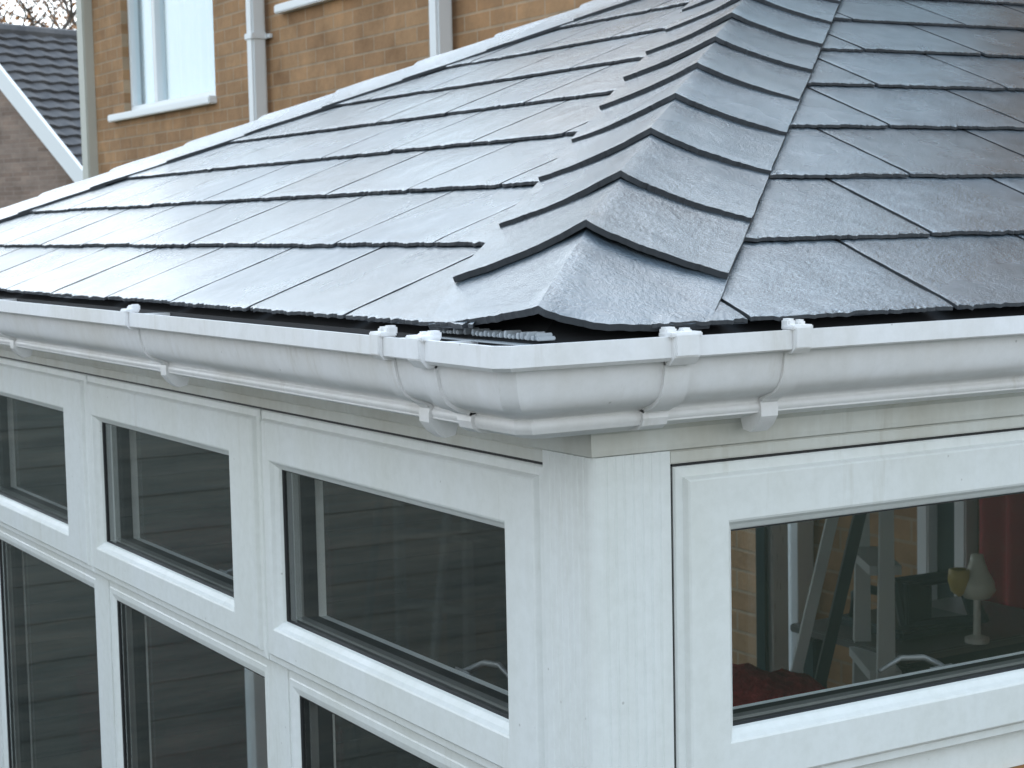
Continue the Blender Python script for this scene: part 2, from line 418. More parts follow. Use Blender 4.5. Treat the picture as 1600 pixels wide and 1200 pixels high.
# ridge caps to the house
bm=bmesh.new(); rz=EZ+HALF*tp
for k in range(8):
    x0=EX+HALF-.05+k*.19; x1=min(x0+.22,XH)
    if x0>XH-.02: break
    def pr(x,lf):
        yy=EY+HALF; h=rz+.022+lf
        return [Vector((x,yy-.125,h-.125*tp-.006)),Vector((x,yy,h)),Vector((x,yy+.125,h-.125*tp-.006)),Vector((x,yy+.125,h-.125*tp-.013)),Vector((x,yy,h-.008)),Vector((x,yy-.125,h-.125*tp-.013))]
    sweep(bm,lambda s:pr(*s),[(x0,.008),(x1,0)])
cpart('ridge_cap',bm,SLATE)
# eaves ventilation comb and tray showing under the slates
COMB=mat('grey_eaves_comb',(.34,.37,.39),.3,spec=.6)
def comb(axis,lo,hi):
    bm=bmesh.new()
    t=lo
    if axis=='L': fm=lambda p:Vector((p.y,p.x,p.z)); e=EX
    else: fm=lambda p:Vector((p.x,p.y,p.z)); e=EY
    box(bm,(lo,e+.004,EZ-.0165),(hi,e+.03,EZ-.0150),fm=fm)
    rg=random.Random(4)
    while t<hi-.01:
        wd=rg.uniform(.004,.009)
        if rg.random()<.93: box(bm,(t,e+.008+rg.uniform(0,.003),EZ-.0115),(t+wd*.6,e+.028,EZ-.0115+rg.uniform(.003,.0075)),bev=.0008,fm=fm)
        t+=wd
    return cpart('eaves_comb',bm,COMB)
comb('L',EY+.006,.14)

# ------------------------------------------------------------------ eaves beam, post, frames
def LW(p): return Vector((-p.z,p.x,p.y))          # (along, height, depth outward) on the long wall
def RW(p): return Vector((p.x,-p.z,p.y))          # on the short wall
def FW(p): return Vector((p.x,3.3+p.z,p.y))       # far wall
BT=-.120; HT=-.138; WL=3.3; CW=.093
# eaves beam, mitred at the corner
bm=bmesh.new()
bprof=[(.0,BT),(.0015,BT+.001),(.002,BT+.006),(.002,BT+.022),(.005,BT+.026),(.005,-.004),(-.06,-.004),(-.06,BT)]
sweep(bm,lambda s:[(Vector((-o,s,z)) if s>0 else Vector((-o,-o,z))) for o,z in bprof],[WL,0.0])
cpart('eaves_beam',bm,BEAM,label='weathered cream eaves beam above the long window wall')
bm=bmesh.new()
sweep(bm,lambda s:[(Vector((s,-o,z)) if s>0 else Vector((-o,-o,z))) for o,z in bprof],[0.0,XH])
cpart('eaves_beam',bm,BEAM,label='weathered cream eaves beam to the right of the corner')
# corner post, reeded
def post_face(fm,wd,grooves):
    bm=bmesh.new(); pts=[]
    a=0
    pr=[(-.0,0)]
    for g in grooves: pr+= [(g-.0020,0),(g-.0006,-.0009),(g+.0006,-.0009),(g+.0020,0)]
    pr+=[(wd-.001,0),(wd,-.001)]
    return pr
bm=bmesh.new()
lp=post_face(None,CW,[.016+.0105*k_ for k_ in range(7)]); rp=post_face(None,CW,[.016+.0105*k_ for k_ in range(7)])
loop=[( d*-1 if False else -d, a) for a,d in lp][::-1]          # x,y on long wall
ar=.011; ring=[Vector((-d,a,0)) for a,d in lp[1:]][::-1]+[Vector((ar-ar*math.cos(t),ar-ar*math.sin(t),0)) for t in [math.pi/2*k_/6 for k_ in range(7)]]+[Vector((a,-d,0)) for a,d in rp[1:]]+[Vector((CW,.07,0)),Vector((.07,CW,0))]
sweep(bm,lambda z:[Vector((p.x,p.y,z)) for p in ring],[-1.56,-.6,BT-.0005])
cpart('corner_post',bm,WHITE)
def ring_frame(bm,fm,a0,a1,z0,z1,prof,pane=None):
    """mitred rectangular frame: prof = list of (inset, depth)"""
    rings=[]
    for o,d in prof:
        q=(a0+o,a1-o,z0+o,z1-o)
        if pane and o>=.04: e=.060-o; q=(pane[0]-e,pane[1]+e,pane[2]-e,pane[3]+e)
        rings.append([bm.verts.new(fm(Vector((a,z,d)))) for a,z in ((q[0],q[2]),(q[1],q[2]),(q[1],q[3]),(q[0],q[3]))])
    fs=[]; n=len(prof)
    for i in range(n):
        A_,B_=rings[i],rings[(i+1)%n]
        for k in range(4):
            fs.append(bm.faces.new((A_[k],A_[(k+1)%4],B_[(k+1)%4],B_[k])))
    bmesh.ops.recalc_face_normals(bm,faces=fs)
SASH=[(0,-.017),(0,-.0065),(.002,-.0048),(.0105,-.0042),(.0135,.0008),(.0155,.0022),(.047,.0022),(.0495,.0010),(.053,-.0035),(.0585,-.0085),(.060,-.012),(.060,-.022),(.060,-.072),(.004,-.072),(.004,-.017)]
LITE=[(0,-.02),(.002,-.0185),(.010,-.0185),(.012,-.0192),(.020,-.0225),(.022,-.0245),(.022,-.075),(0,-.075)]
def glazing(fm,par,a0,a1,z0,z1,d):
    """pane with black gasket and grey spacer bar behind"""
    bm=bmesh.new(); box(bm,(a0-.006,z0-.006,d-.004),(a1+.006,z1+.006,d),fm=fm); cpart('pane',bm,GLASS,par)
    bm=bmesh.new(); ring_frame(bm,fm,a0-.001,a1+.001,z0-.001,z1+.001,[(0,d+.003),(.002,d+.003),(.0030,d+.0006),(.0022,d-.004),(.0022,d-.044),(0,d-.044)]); cpart('gasket',bm,GASKET,par)  # its black runs on down the inner reveal, painting that recess dark
    bm=bmesh.new(); ring_frame(bm,fm,a0-.004,a1+.004,z0-.004,z1+.004,[(.005,d-.010),(.0085,d-.010),(.0085,d-.021),(.005,d-.021)]); cpart('spacer_bar',bm,SPACER,par)
def handle(fm,par,a,z,d):
    bm=bmesh.new(); box(bm,(a-.02,z-.010,d-.008),(a+.02,z+.008,d),bev=.003,fm=fm)
    tube(bm,[fm(Vector(p)) for p in ((a+.015,z,d-.01),(a+.015,z+.004,d-.026),(a,z+.012,d-.034),(a-.035,z+.016,d-.035),(a-.07,z+.006,d-.032))],[.0035,.004,.004,.0035,.003],10)
    cpart('handle',bm,SATIN,par,smooth=True)
def opening_light(fm,a0,a1,z0,z1,lab,hs=1,pane=None):
    bm=bmesh.new(); ring_frame(bm,fm,a0,a1,z0,z1,SASH,pane)
    s=cpart('opening_sash',bm,WHITE,label=lab)
    glazing(fm,s,*pane,-.0155)
    handle(fm,s,pane[0]+(.24 if hs>0 else .36),pane[2]-.010,-.078)
    return s
def fixed_light(fm,a0,a1,z0,z1,lab=None):
    bm=bmesh.new(); ring_frame(bm,fm,a0,a1,z0,z1,LITE)
    s=cpart('fixed_light',bm,WHITE,label=lab)
    glazing(fm,s,a0+.022,a1-.022,z0+.022,z1-.022,-.027)
BL=[CW,.838,1.612,2.386,3.20]
TZ=-.487; LZ0=-1.56
def frame_bars(fm,cuts,a_end,zl,sill=True):
    bm=bmesh.new()
    z1=BT
    box(bm,(cuts[0]-.0,HT-.02,-.07),(a_end,z1,-.0185),fm=fm)                  # head
    hb_=bmesh.new(); box(hb_,(cuts[0]+.0005,HT+.0035,-.0185),(a_end,z1-.001,-.003),fm=fm,bev=.0015)
    cpart('head_bead',hb_,BEAM)
    return bm
# long wall
bm=frame_bars(LW,BL,3.24,LZ0)
for b in BL[1:-1]: box(bm,(b-.038,LZ0-.04,-.068),(b+.038,HT-.02,-.0175),fm=LW,bev=.002)
box(bm,(CW-.002,LZ0-.04,-.07),(CW+.03,HT-.02,-.022),fm=LW); box(bm,(3.18,LZ0-.04,-.07),(3.24,HT-.02,-.0185),fm=LW)
cur=[CW+.030]+[x for b in BL[1:-1] for x in (b-.038,b+.038)]+[3.18]
for i in range(0,len(cur),2): box(bm,(cur[i]+.0005,TZ-.018,-.066),(cur[i+1]-.0005,TZ+.025,-.0195),fm=LW)
box(bm,(CW,LZ0-.075,-.07),(3.24,LZ0-.04,-.012),fm=LW); box(bm,(-.03,LZ0-.105,-.09),(3.26,LZ0-.0755,.05),fm=LW,bev=.006)
cpart('window_frame',bm,WHITE,label='white frame of the long window wall')
nm=['opening window nearest the corner post','second opening window from the corner post','third opening window from the corner post','opening window at the far end of the long wall']
for i in range(4):
    opening_light(LW,BL[i]+.003,BL[i+1]-.003,TZ,HT,nm[i],pane=(*[(.180,.787),(.953,1.559),(1.746,2.345),(2.54,3.12)][i],-.424,-.216))
    fixed_light(LW,(BL[i]+.038 if i else CW+.030),(BL[i+1]-.038 if i<3 else 3.18),LZ0-.04,TZ-.018,'tall fixed pane under the '+nm[i])
# black gasket between sash and post
bm=bmesh.new(); box(bm,(CW+.0004,TZ,-.0165),(CW+.0028,HT,-.006),fm=LW); box(bm,(CW+.0004,HT+.0006,-.0165),(3.19,HT+.003,-.0065),fm=LW); cpart('gasket',bm,GASKET)
# short wall
BR=[.0955,1.04,2.0,2.95]
bm=frame_bars(RW,[CW],2.98,0)
for b in BR[1:-1]: box(bm,(b-.036,TZ-.03,-.068),(b+.036,HT-.02,-.0175),fm=RW,bev=.002)
box(bm,(CW,TZ-.045,-.07),(2.98,TZ+.02,-.018),fm=RW)
box(bm,(2.90,TZ-.03,-.0685),(2.985,BT-.001,-.017),fm=RW)
cpart('window_frame',bm,WHITE,label='white frame of the short wall')
nr=['large opening window right of the corner post','middle opening window of the short wall','opening window of the short wall next to the house']
for i in range(3): opening_light(RW,BR[i]+.004,BR[i+1]-.003,TZ,HT,nr[i],hs=-1,pane=(BR[i]+.079,BR[i+1]-.070,-.416,-.210))
bm=bmesh.new(); box(bm,(CW+.0004,TZ,-.0165),(CW+.0050,HT,-.006),fm=RW); box(bm,(CW+.006,HT+.0006,-.0165),(2.95,HT+.003,-.0065),fm=RW); cpart('gasket',bm,GASKET)
# walls under the windows
DW=brick_mat('orange_dwarf_brick',(.42,.20,.07),(.30,.13,.05),(.32,.26,.18),'x'); DWY=brick_mat('orange_dwarf_brick_long',(.42,.20,.07),(.30,.13,.05),(.32,.26,.18),'y')
bm=bmesh.new(); box(bm,(CW+.001,.006,GZ),(XH-.002,.10,TZ-.0455)); cpart('dwarf_wall',bm,DW,label='orange brick wall under the short wall windows')
bm=bmesh.new(); box(bm,(.003,.002,GZ),(.09,3.3,LZ0-.106)); cpart('dwarf_wall',bm,DWY,label='low brick wall under the long window wall')
bm=bmesh.new()
box(bm,(.02,3.231,HT-.02),(2.985,3.30,-.07)); box(bm,(.02,3.231,-1.64),(2.985,3.30,-1.56))
for x in (.0205,.95,1.86,2.915): box(bm,(x,3.2315,-1.5595),(x+.07,3.299,HT-.0205),bev=.002)
cpart('window_frame',bm,WHITE2,label='white frame of the far end wall seen through the glass')
bm=bmesh.new(); box(bm,(.09,3.262,-1.5605),(2.915,3.268,HT-.0195)); cpart('pane',bm,GLASS)
bm=bmesh.new(); box(bm,(.10,3.20,GZ),(XH-.002,3.30,-1.641)); cpart('dwarf_wall',bm,BRICKX,label='low brick wall under the far end glazing')
bm=bmesh.new(); box(bm,(.1,.11,GZ-.05),(XH-.004,3.19,GZ+.09)); cpart('floor',bm,mat('laminate_floor',(.30,.26,.21),.4))

# ------------------------------------------------------------------ gutter
GL=.067; GR=.006
GP=[(.0905,.0),(.0905,-.0185),(.0890,-.0200),(.0785,-.0205),(.0765,-.0235),(.0752,-.032),(.0730,-.042),(.0700,-.051),(.0655,-.0575),(.0575,-.0625),(.0470,-.0658),(.0390,-.0690),(.0365,-.0718),(.0365,-.0738),(.0380,-.0755),(.0388,-.0790),(.0375,-.0825),(.0340,-.0848),(.0,-.0855),(.0,.0),(.003,.0),(.003,-.082),(.031,-.082),(.0345,-.079),(.033,-.073),(.036,-.066),(.051,-.0605),(.062,-.053),(.070,-.040),(.0720,-.024),(.0740,-.0175),(.0850,-.0155),(.0870,-.0130),(.0870,.0)]
def gp_out(e):  # outer profile grown by e
    res=[]
    o=GP[:19]
    for i,(u,z) in enumerate(o):
        a=o[max(i-1,0)]; b=o[min(i+1,len(o)-1)]
        t=Vector((b[0]-a[0],b[1]-a[1])).normalized(); n=Vector((-t.y,t.x))
        res.append((u-(-n.x)*e if False else u+n.x*-e*-1 if False else u+(-t.y*-1)*0,z)) if False else res.append((u+(-t.y)*e,z+(t.x)*e))
    return res
def gpoint(u,z,t,side):
    """t<0: along the long wall at y=-t ; t>0 along the short wall ; 0 = mitre"""
    if side=='L': return Vector((-GL-u,t,z))
    if side=='R': return Vector((t,-GR-u,z))
    return Vector((-GL-u,-GR-u,z))
JL,JR=.048,.038
def fine(prof,n=3,lo=3,hi=18):
    out=list(prof[:lo])
    for i in range(lo,hi):
        p0,p1,p2,p3=[Vector(prof[j]) for j in (i-1,i,i+1,min(i+2,len(prof)-1))]
        for q in range(n):
            t=q/n
            c=.5*((2*p1)+(p2-p0)*t+(2*p0-5*p1+4*p2-p3)*t*t+(3*p1-p0-3*p2+p3)*t**3); out.append((c.x,c.y))
    return out+list(prof[hi:])
def sharp(o,a=32):
    for p in o.data.polygons: p.use_smooth=True
    o.data.set_sharp_from_angle(angle=R(a)); return o
def run(name,side,a,b,prof,m=GUT,lab=None):
    bm=bmesh.new(); n=max(2,int(abs(b-a)/.25)+1)
    sweep(bm,lambda t:[gpoint(u,z,t,side) for u,z in fine(prof)],[a+(b-a)*i/(n-1) for i in range(n)])
    return sharp(cpart(name,bm,m,smooth=False,label=lab))
run('gutter',"L",JL,3.45,GP,lab='white ogee gutter along the long window wall')
run('gutter',"R",JR,2.98,GP,lab='white ogee gutter along the short wall')
# moulded corner piece, slightly larger
eo=.0022
outer=gp_out(eo); 
CPf=[(u,z) for u,z in outer[:18]]+[(.0,-.0880),(.0,.0005)]+[(u,z) for u,z in GP[20:33]]+[(.0868,.0008)]
CPf[0]=(.0927,.0008)
CPf=fine(CPf)
bm=bmesh.new()
rr=.012
def cst(k):
    if k[0]=='L': return [gpoint(u,z,k[1],'L') for u,z in CPf]
    if k[0]=='R': return [gpoint(u,z,k[1],'R') for u,z in CPf]
    f=k[1]                                # rounded mitre
    r=[]
    for u,z in CPf:
        cx,cy=-GL-u+rr,-GR-u+rr
        a=math.pi+f*math.pi/2
        r.append(Vector((cx+rr*math.cos(a),cy+rr*math.sin(a),z)))
    return r
sweep(bm,cst,[('L',JL+.012)]+[('C',f) for f in (0,1)]+[('R',JR+.012)])
sharp(cpart('gutter_corner',bm,GUT),25)
def strap(name,side,c,hw,e,lo,clip=True,m=GUT,hump=.006):
    """band round the outside of the gutter; lo = how far it hangs below towards the fascia"""
    bm=bmesh.new()
    o=gp_out(e)[:18]; i=gp_out(.0003)[:18]
    for q in (10,11,12,13): o[q]=(o[q][0]+(.0025,.004,.0045,.003)[q-10],o[q][1]+.0008)
    o[0]=(.0905+e,.004); i[0]=(.0905+.0003,.0035)
    if lo>0:
        o=o[:16]+[(.0415,-.088),(.034,-.092-lo*.5),(.024,-.093-lo),(.012,-.091-lo)]; i=i[:17]+[(.030,-.0856),(.018,-.0856),(.006,-.0856)]
    else:
        o=o+[(.012,-.087-e)]; i=i+[(.012,-.0856)]
    n_=min(len(o),len(i)); o=o[:n_]; i=i[:n_]
    VO=[[bm.verts.new(gpoint(u,z,t,side)) for u,z in o] for t in (c-hw,c+hw)]; VI=[[bm.verts.new(gpoint(u,z,t,side)) for u,z in i] for t in (c-hw,c+hw)]
    for k_ in range(n_-1):
        bm.faces.new((VO[0][k_],VO[0][k_+1],VO[1][k_+1],VO[1][k_])); bm.faces.new((VI[0][k_+1],VI[0][k_],VI[1][k_],VI[1][k_+1]))
        for q in (0,1): bm.faces.new((VO[q][k_],VO[q][k_+1],VI[q][k_+1],VI[q][k_]))
    for k_ in (0,n_-1): bm.faces.new((VO[0][k_],VO[1][k_],VI[1][k_],VI[0][k_]))
    bmesh.ops.recalc_face_normals(bm,faces=bm.faces[:])
    fm=(lambda p:Vector((-GL-p.y,p.x,p.z))) if side=='L' else (lambda p:Vector((p.x,-GR-p.y,p.z)))
    if clip:
        cw=hw*1.25
        box(bm,(c-cw,.076,-.0005),(c+cw,.0905+e+.0008,.0045),fm=fm,bev=.0012)
        box(bm,(c-cw*.9,.074,.001),(c-cw*.15,.086,.0045+hump),fm=fm,bev=.0018)
        box(bm,(c+cw*.15,.076,.001),(c+cw*.8,.086,.0030+hump),fm=fm,bev=.0018)
        box(bm,(c-cw*.75,.0905+e-.001,-.018),(c+cw*.75,.0905+e+.0022,.003),fm=fm,bev=.001)
        box(bm,(c-hw*.5,0,-.010),(c+hw*.5,.08,-.003),fm=fm)
    sharp(cpart(name,bm,m))
for y,l in ((.140,'left of the gutter corner'),(.90,'above the second window'),(1.66,'above the third window'),(2.45,'above the last window')):
    strap('gutter_bracket','L',y,.0105,.0030,.012)
for x in (.180,.98,1.78,2.58): strap('gutter_bracket','R',x,.0105,.0030,.012)
strap('gutter_union','L',JL+.004,.0135,.0062,0,hump=.0045); strap('gutter_union','R',JR+.002,.0145,.0062,0,hump=.0045)
# thin dark joint line beside each bracket
# fascia stub behind the corner of the gutter
bm=bmesh.new(); box(bm,(.0,-.004,-.012),(.018,.004,.010)); cpart('fascia_stub',bm,SPACER)

# ------------------------------------------------------------------ the house behind
house=empty('brick_house',(XH,3,GZ),'orange brick house with white framed windows behind the slate roof','house')
def hpart(name,bm,m,par=None,**k): return part(name,bm,m,par or house,**k)
HY0,HY1,HZ=-.5,10.93,2.52
def hb(bm,y0,y1,z0,z1,x0,x1,bev=0): box(bm,(x0,y0,z0),(x1,y1,z1),bev=bev)
# wall with openings (windows at these rectangles y0,y1,z0,z1)
wins=[(8.57,10.20,.885,2.08),(6.0,7.36,1.29,2.08),(2.2,3.6,1.1,2.1)]
def wall_with_holes(bm,x0,x1,y0,y1,z0,z1,holes):
    ys=sorted({y0,y1,*[h[0] for h in holes],*[h[1] for h in holes]}); zs=sorted({z0,z1,*[h[2] for h in holes],*[h[3] for h in holes]})
    ys=[y for y in ys if y0<=y<=y1]
    for i in range(len(ys)-1):
        for j in range(len(zs)-1):
            cy,cz=(ys[i]+ys[i+1])/2,(zs[j]+zs[j+1])/2
            if any(h[0]<cy<h[1] and h[2]<cz<h[3] for h in holes): continue
            box(bm,(x0,ys[i],zs[j]),(x1,ys[i+1],zs[j+1]))
    bmesh.ops.remove_doubles(bm,verts=bm.verts,dist=1e-5)
    # drop the doubled inner faces
    seen={}
    for f in bm.faces: seen.setdefault(tuple(sorted(v.index for v in f.verts)),[]).append(f)
bm=bmesh.new(); wall_with_holes(bm,XH,XH+.28,HY0,HY1,GZ,HZ,wins)
bm.verts.index_update(); seen={}
for f in bm.faces: seen.setdefault(frozenset(v.index for v in f.verts),[]).append(f)
bmesh.ops.delete(bm,geom=[f for l in seen.values() if len(l)>1 for f in l],context='FACES_ONLY')
box(bm,(XH+.281,HY1-.28,GZ),(XH+7.5,HY1,HZ)); box(bm,(XH+.281,HY0,GZ),(XH+7.5,HY0+.28,HZ))
hpart('wall',bm,BRICK)
SKYBACK=mat('pale_sky_backing',(.60,.70,.75),.7)  # pale blue stands in for the sky reflected in the panes
HGLASS=glass('house_glass',(.97,.99,1),1.0)
def house_window(y0,y1,z0,z1,mull,lab,curtain=True):
    bm=bmesh.new(); x=XH+.045
    ft=.045
    for (a,b,c,d) in ((y0,y1,z0,z0+ft),(y0,y1,z1-ft,z1),(y0,y0+.022,z0+ft,z1-ft),(y1-ft,y1,z0+ft,z1-ft)): box(bm,(x,a,c),(x+.06,b,d),bev=.004)
    for m_ in mull: box(bm,(x-.006,m_-.035,z0+ft),(x+.06,m_+.035,z1-ft),bev=.004)
    f=hpart('window',bm,WHITE2,label=lab)
    bm=bmesh.new(); box(bm,(x+.028,y0+.02,z0+.04),(x+.034,y1-.04,z1-.04)); hpart('pane',bm,HGLASS,f)
    bm=bmesh.new(); box(bm,(XH-.05,y0-.015,z0-.045),(XH+.1,y1+.21,z0+.001),bev=.006); hpart('sill',bm,WHITE2,f)
    if curtain:  # added sheet behind the glass, coloured as reflected sky
        bm=bmesh.new(); n=int((y1-y0)/.02)
        sweep(bm,lambda s:[Vector((x+.065+.010*math.sin(s*38)+.005*math.sin(s*91),s,z)) for z in (z0+.02,z1)],[y0+(y1-y0)*i/n for i in range(n+1)],closed=False)
        hpart('sky_backing',bm,SKYBACK,f,smooth=True)
house_window(*wins[0],[9.70],'two pane upstairs window with pale backing toned like reflected sky')
house_window(*wins[1],[],'small high window beside the white pipe')
house_window(*wins[2],[2.9],'upstairs window above the slate roof')
PIPE=mat('white_downpipe',(.72,.74,.74),.4)
def downpipe(y,lab):
    bm=bmesh.new(); box(bm,(XH-.105,y-.042,GZ+.1),(XH-.022,y+.042,HZ-.12),bev=.012)
    d=hpart('downpipe',bm,PIPE,label=lab)
    for z in (-1.2,-.1,1.13):
        bm=bmesh.new(); box(bm,(XH-.112,y-.05,z),(XH-.020,y+.05,z+.035),bev=.004); box(bm,(XH-.022,y-.085,z+.005),(XH-.002,y+.075,z+.028),bev=.003)
        hpart('pipe_clip',bm,PIPE,d)
downpipe(7.79,'white downpipe between the two upstairs windows'); downpipe(5.69,'white downpipe nearest the slate roof')
bm=bmesh.new(); box(bm,(XH-.07,HY1-.13,GZ+.1),(XH+.03,HY1+.012,HZ-.1),bev=.01); hpart('corner_trim',bm,mat('grey_cream_trim',(.50,.50,.44),.6),label='pale trim down the far corner of the house')
# roof
TILE_D=mat('dark_roof_tile',(.06,.055,.05),.8)
def house_tiles(t,b):
    c=nn(t,'ShaderNodeTexCoord'); wv=nn(t,'ShaderNodeTexWave',Scale=1.6,bands_direction='Y',wave_profile='SAW'); 
    t.links.new(c.outputs['Object'],wv.inputs['Vector']); n=noise_tex(t,3,5)
    r=ramp(t,n.outputs['Fac'],[(.3,(.05,.045,.04)),(.7,(.11,.09,.075))]); t.links.new(r.outputs[0],b.inputs['Base Color'])
    n2=noise_tex(t,12,3); bump(t,b,n2.outputs['Fac'],.6,.03)
HT_=mat('brown_house_tiles',(.08,.07,.06),.8,build=house_tiles)
bm=bmesh.new(); rp=R(35); x0=XH-.32; xr=XH+3.75; dz=math.tan(rp)
rows=16
sl=(xr-x0)/rows
for side in (1,-1):
    for k in range(rows):
        xa=x0+k*sl; xb=xa+sl*1.15
        za=HZ-.05+k*sl*dz; zb=za+sl*1.15*dz
        P=[(xa,za+.03),(xb,zb),(xb,zb-.02),(xa,za)]
        if side<0: P=[(2*xr-x_,z_) for x_,z_ in P]
        sweep(bm,lambda s:[Vector((x_,s,z_)) for x_,z_ in P],[HY0-.2,HY1+.2])
hpart('roof',bm,HT_)
bm=bmesh.new(); box(bm,(x0+.02,HY0-.2,HZ-.22),(x0+.05,HY1+.2,HZ-.02)); box(bm,(x0+.05,HY0-.2,HZ-.22),(XH,HY1+.2,HZ-.2)); hpart('fascia',bm,WHITE2)
bm=bmesh.new()
gp2=[(0,0),(0,-.07),(-.03,-.1),(-.08,-.1),(-.11,-.07),(-.11,0),(-.105,0),(-.105,-.07),(-.08,-.094),(-.03,-.094),(-.005,-.07),(-.005,0)]
sweep(bm,lambda s:[Vector((x0+.018+u,s,HZ-.03+z)) for u,z in gp2],[HY0-.2,HY1+.2]); hpart('eaves_gutter',bm,WHITE2)
# gables
for y in (HY0+.01,HY1-.01):
    bm=bmesh.new(); a=[bm.verts.new((XH+.02,y,HZ-.02)),bm.verts.new((XH+7.48,y,HZ-.02)),bm.verts.new((xr,y,HZ+(xr-x0)*dz-.2))]; bm.faces.new(a); hpart('gable',bm,BRICKX)

# ------------------------------------------------------------------ neighbour's house at the far left
def at(px,py,d):                          # a point at depth d seen at that place in the photograph (used to measure, then fixed)
    return CP+(CF+CR*((px-800)/2824.9)-CU*((py-600)/2824.9))*d
nb_h=R(67); r_=Vector((math.sin(nb_h),math.cos(nb_h),0)); D_=Vector((r_.y,-r_.x,0)); npitch=R(42)
A0=at(0,48,30)-r_*.72
neigh=empty('neighbour_house',(A0.x,A0.y,GZ),'brick house with dark tiled roof and white verge board at the far left','house')
sdn=D_*math.cos(npitch)-Vector((0,0,1))*math.sin(npitch); nnv=D_*math.sin(npitch)+Vector((0,0,1))*math.cos(npitch)
def npart(name,bm,m,**k): return part(name,bm,m,neigh,**k)
SL=6.0; LEN=9.0
bm=bmesh.new()
nr_=26; cl=SL/nr_
for k in range(nr_):                      # tile courses with rolled profile
    nx=90
    ta=[];tb=[];tcn=[]
    for i in range(nx+1):
        x=-.02+LEN*i/nx; wv=.018*math.sin(i*math.pi*.5+k*.6)
        ta.append(bm.verts.new(A0+r_*x+sdn*(k*cl)+nnv*(.0+wv))); tb.append(bm.verts.new(A0+r_*x+sdn*((k+1)*cl+.01)+nnv*(.055+wv))); tcn.append(bm.verts.new(A0+r_*x+sdn*((k+1)*cl+.01)+nnv*(.0)))
    for i in range(nx):
        bm.faces.new((ta[i],ta[i+1],tb[i+1],tb[i])); bm.faces.new((tb[i],tb[i+1],tcn[i+1],tcn[i]))
def ntile(t,b):
    n=noise_tex(t,2.5,5,.7); r=ramp(t,n.outputs['Fac'],[(.3,(.075,.075,.08)),(.7,(.14,.135,.135))]); t.links.new(r.outputs[0],b.inputs['Base Color'])
NT=mat('grey_concrete_tiles',(.1,.1,.1),.85,spec=.25,build=ntile)
npart('roof',bm,NT)
bm=bmesh.new()
D2=-D_*math.cos(npitch)-Vector((0,0,1))*math.sin(npitch)
v=[bm.verts.new(p) for p in (A0,A0+r_*LEN,A0+r_*LEN+D2*SL,A0+D2*SL)]; bm.faces.new(v); npart('roof',bm,NT,label='rear slope of the dark tiled roof')
bm=bmesh.new(); tube(bm,[A0+r_*x+Vector((0,0,.02)) for x in (-.02,LEN*.5,LEN)],.11,8); npart('ridge_tile',bm,NT)
bm=bmesh.new()
for dd,nv_ in ((sdn,nnv),(D2,Vector((-D_.x*math.sin(npitch),-D_.y*math.sin(npitch),math.cos(npitch))))):
    q=[]
    for e,(l1,h1) in enumerate(((-.05,.09),(-.05,-.17),(.02,-.17),(.02,.09))): q.append((l1,h1))
    sweep(bm,lambda s:[A0+r_*l1+dd*s+nv_*h1 for l1,h1 in q],[0,SL+.1])
npart('verge_board',bm,WHITE2)
bm=bmesh.new()
hw=SL*math.cos(npitch)-.3; ez=A0.z-SL*math.sin(npitch)
c0=A0+r_*.06
P=[c0-Vector((0,0,.12)),c0+D_*hw+Vector((0,0,-(hw)*math.tan(npitch)-.12)),Vector(((c0+D_*hw).x,(c0+D_*hw).y,GZ)),Vector(((c0-D_*hw).x,(c0-D_*hw).y,GZ)),c0-D_*hw+Vector((0,0,-(hw)*math.tan(npitch)-.12))]
sweep(bm,lambda s:[p+r_*s for p in P],[0,LEN-.1]); npart('wall',bm,BRICK2)

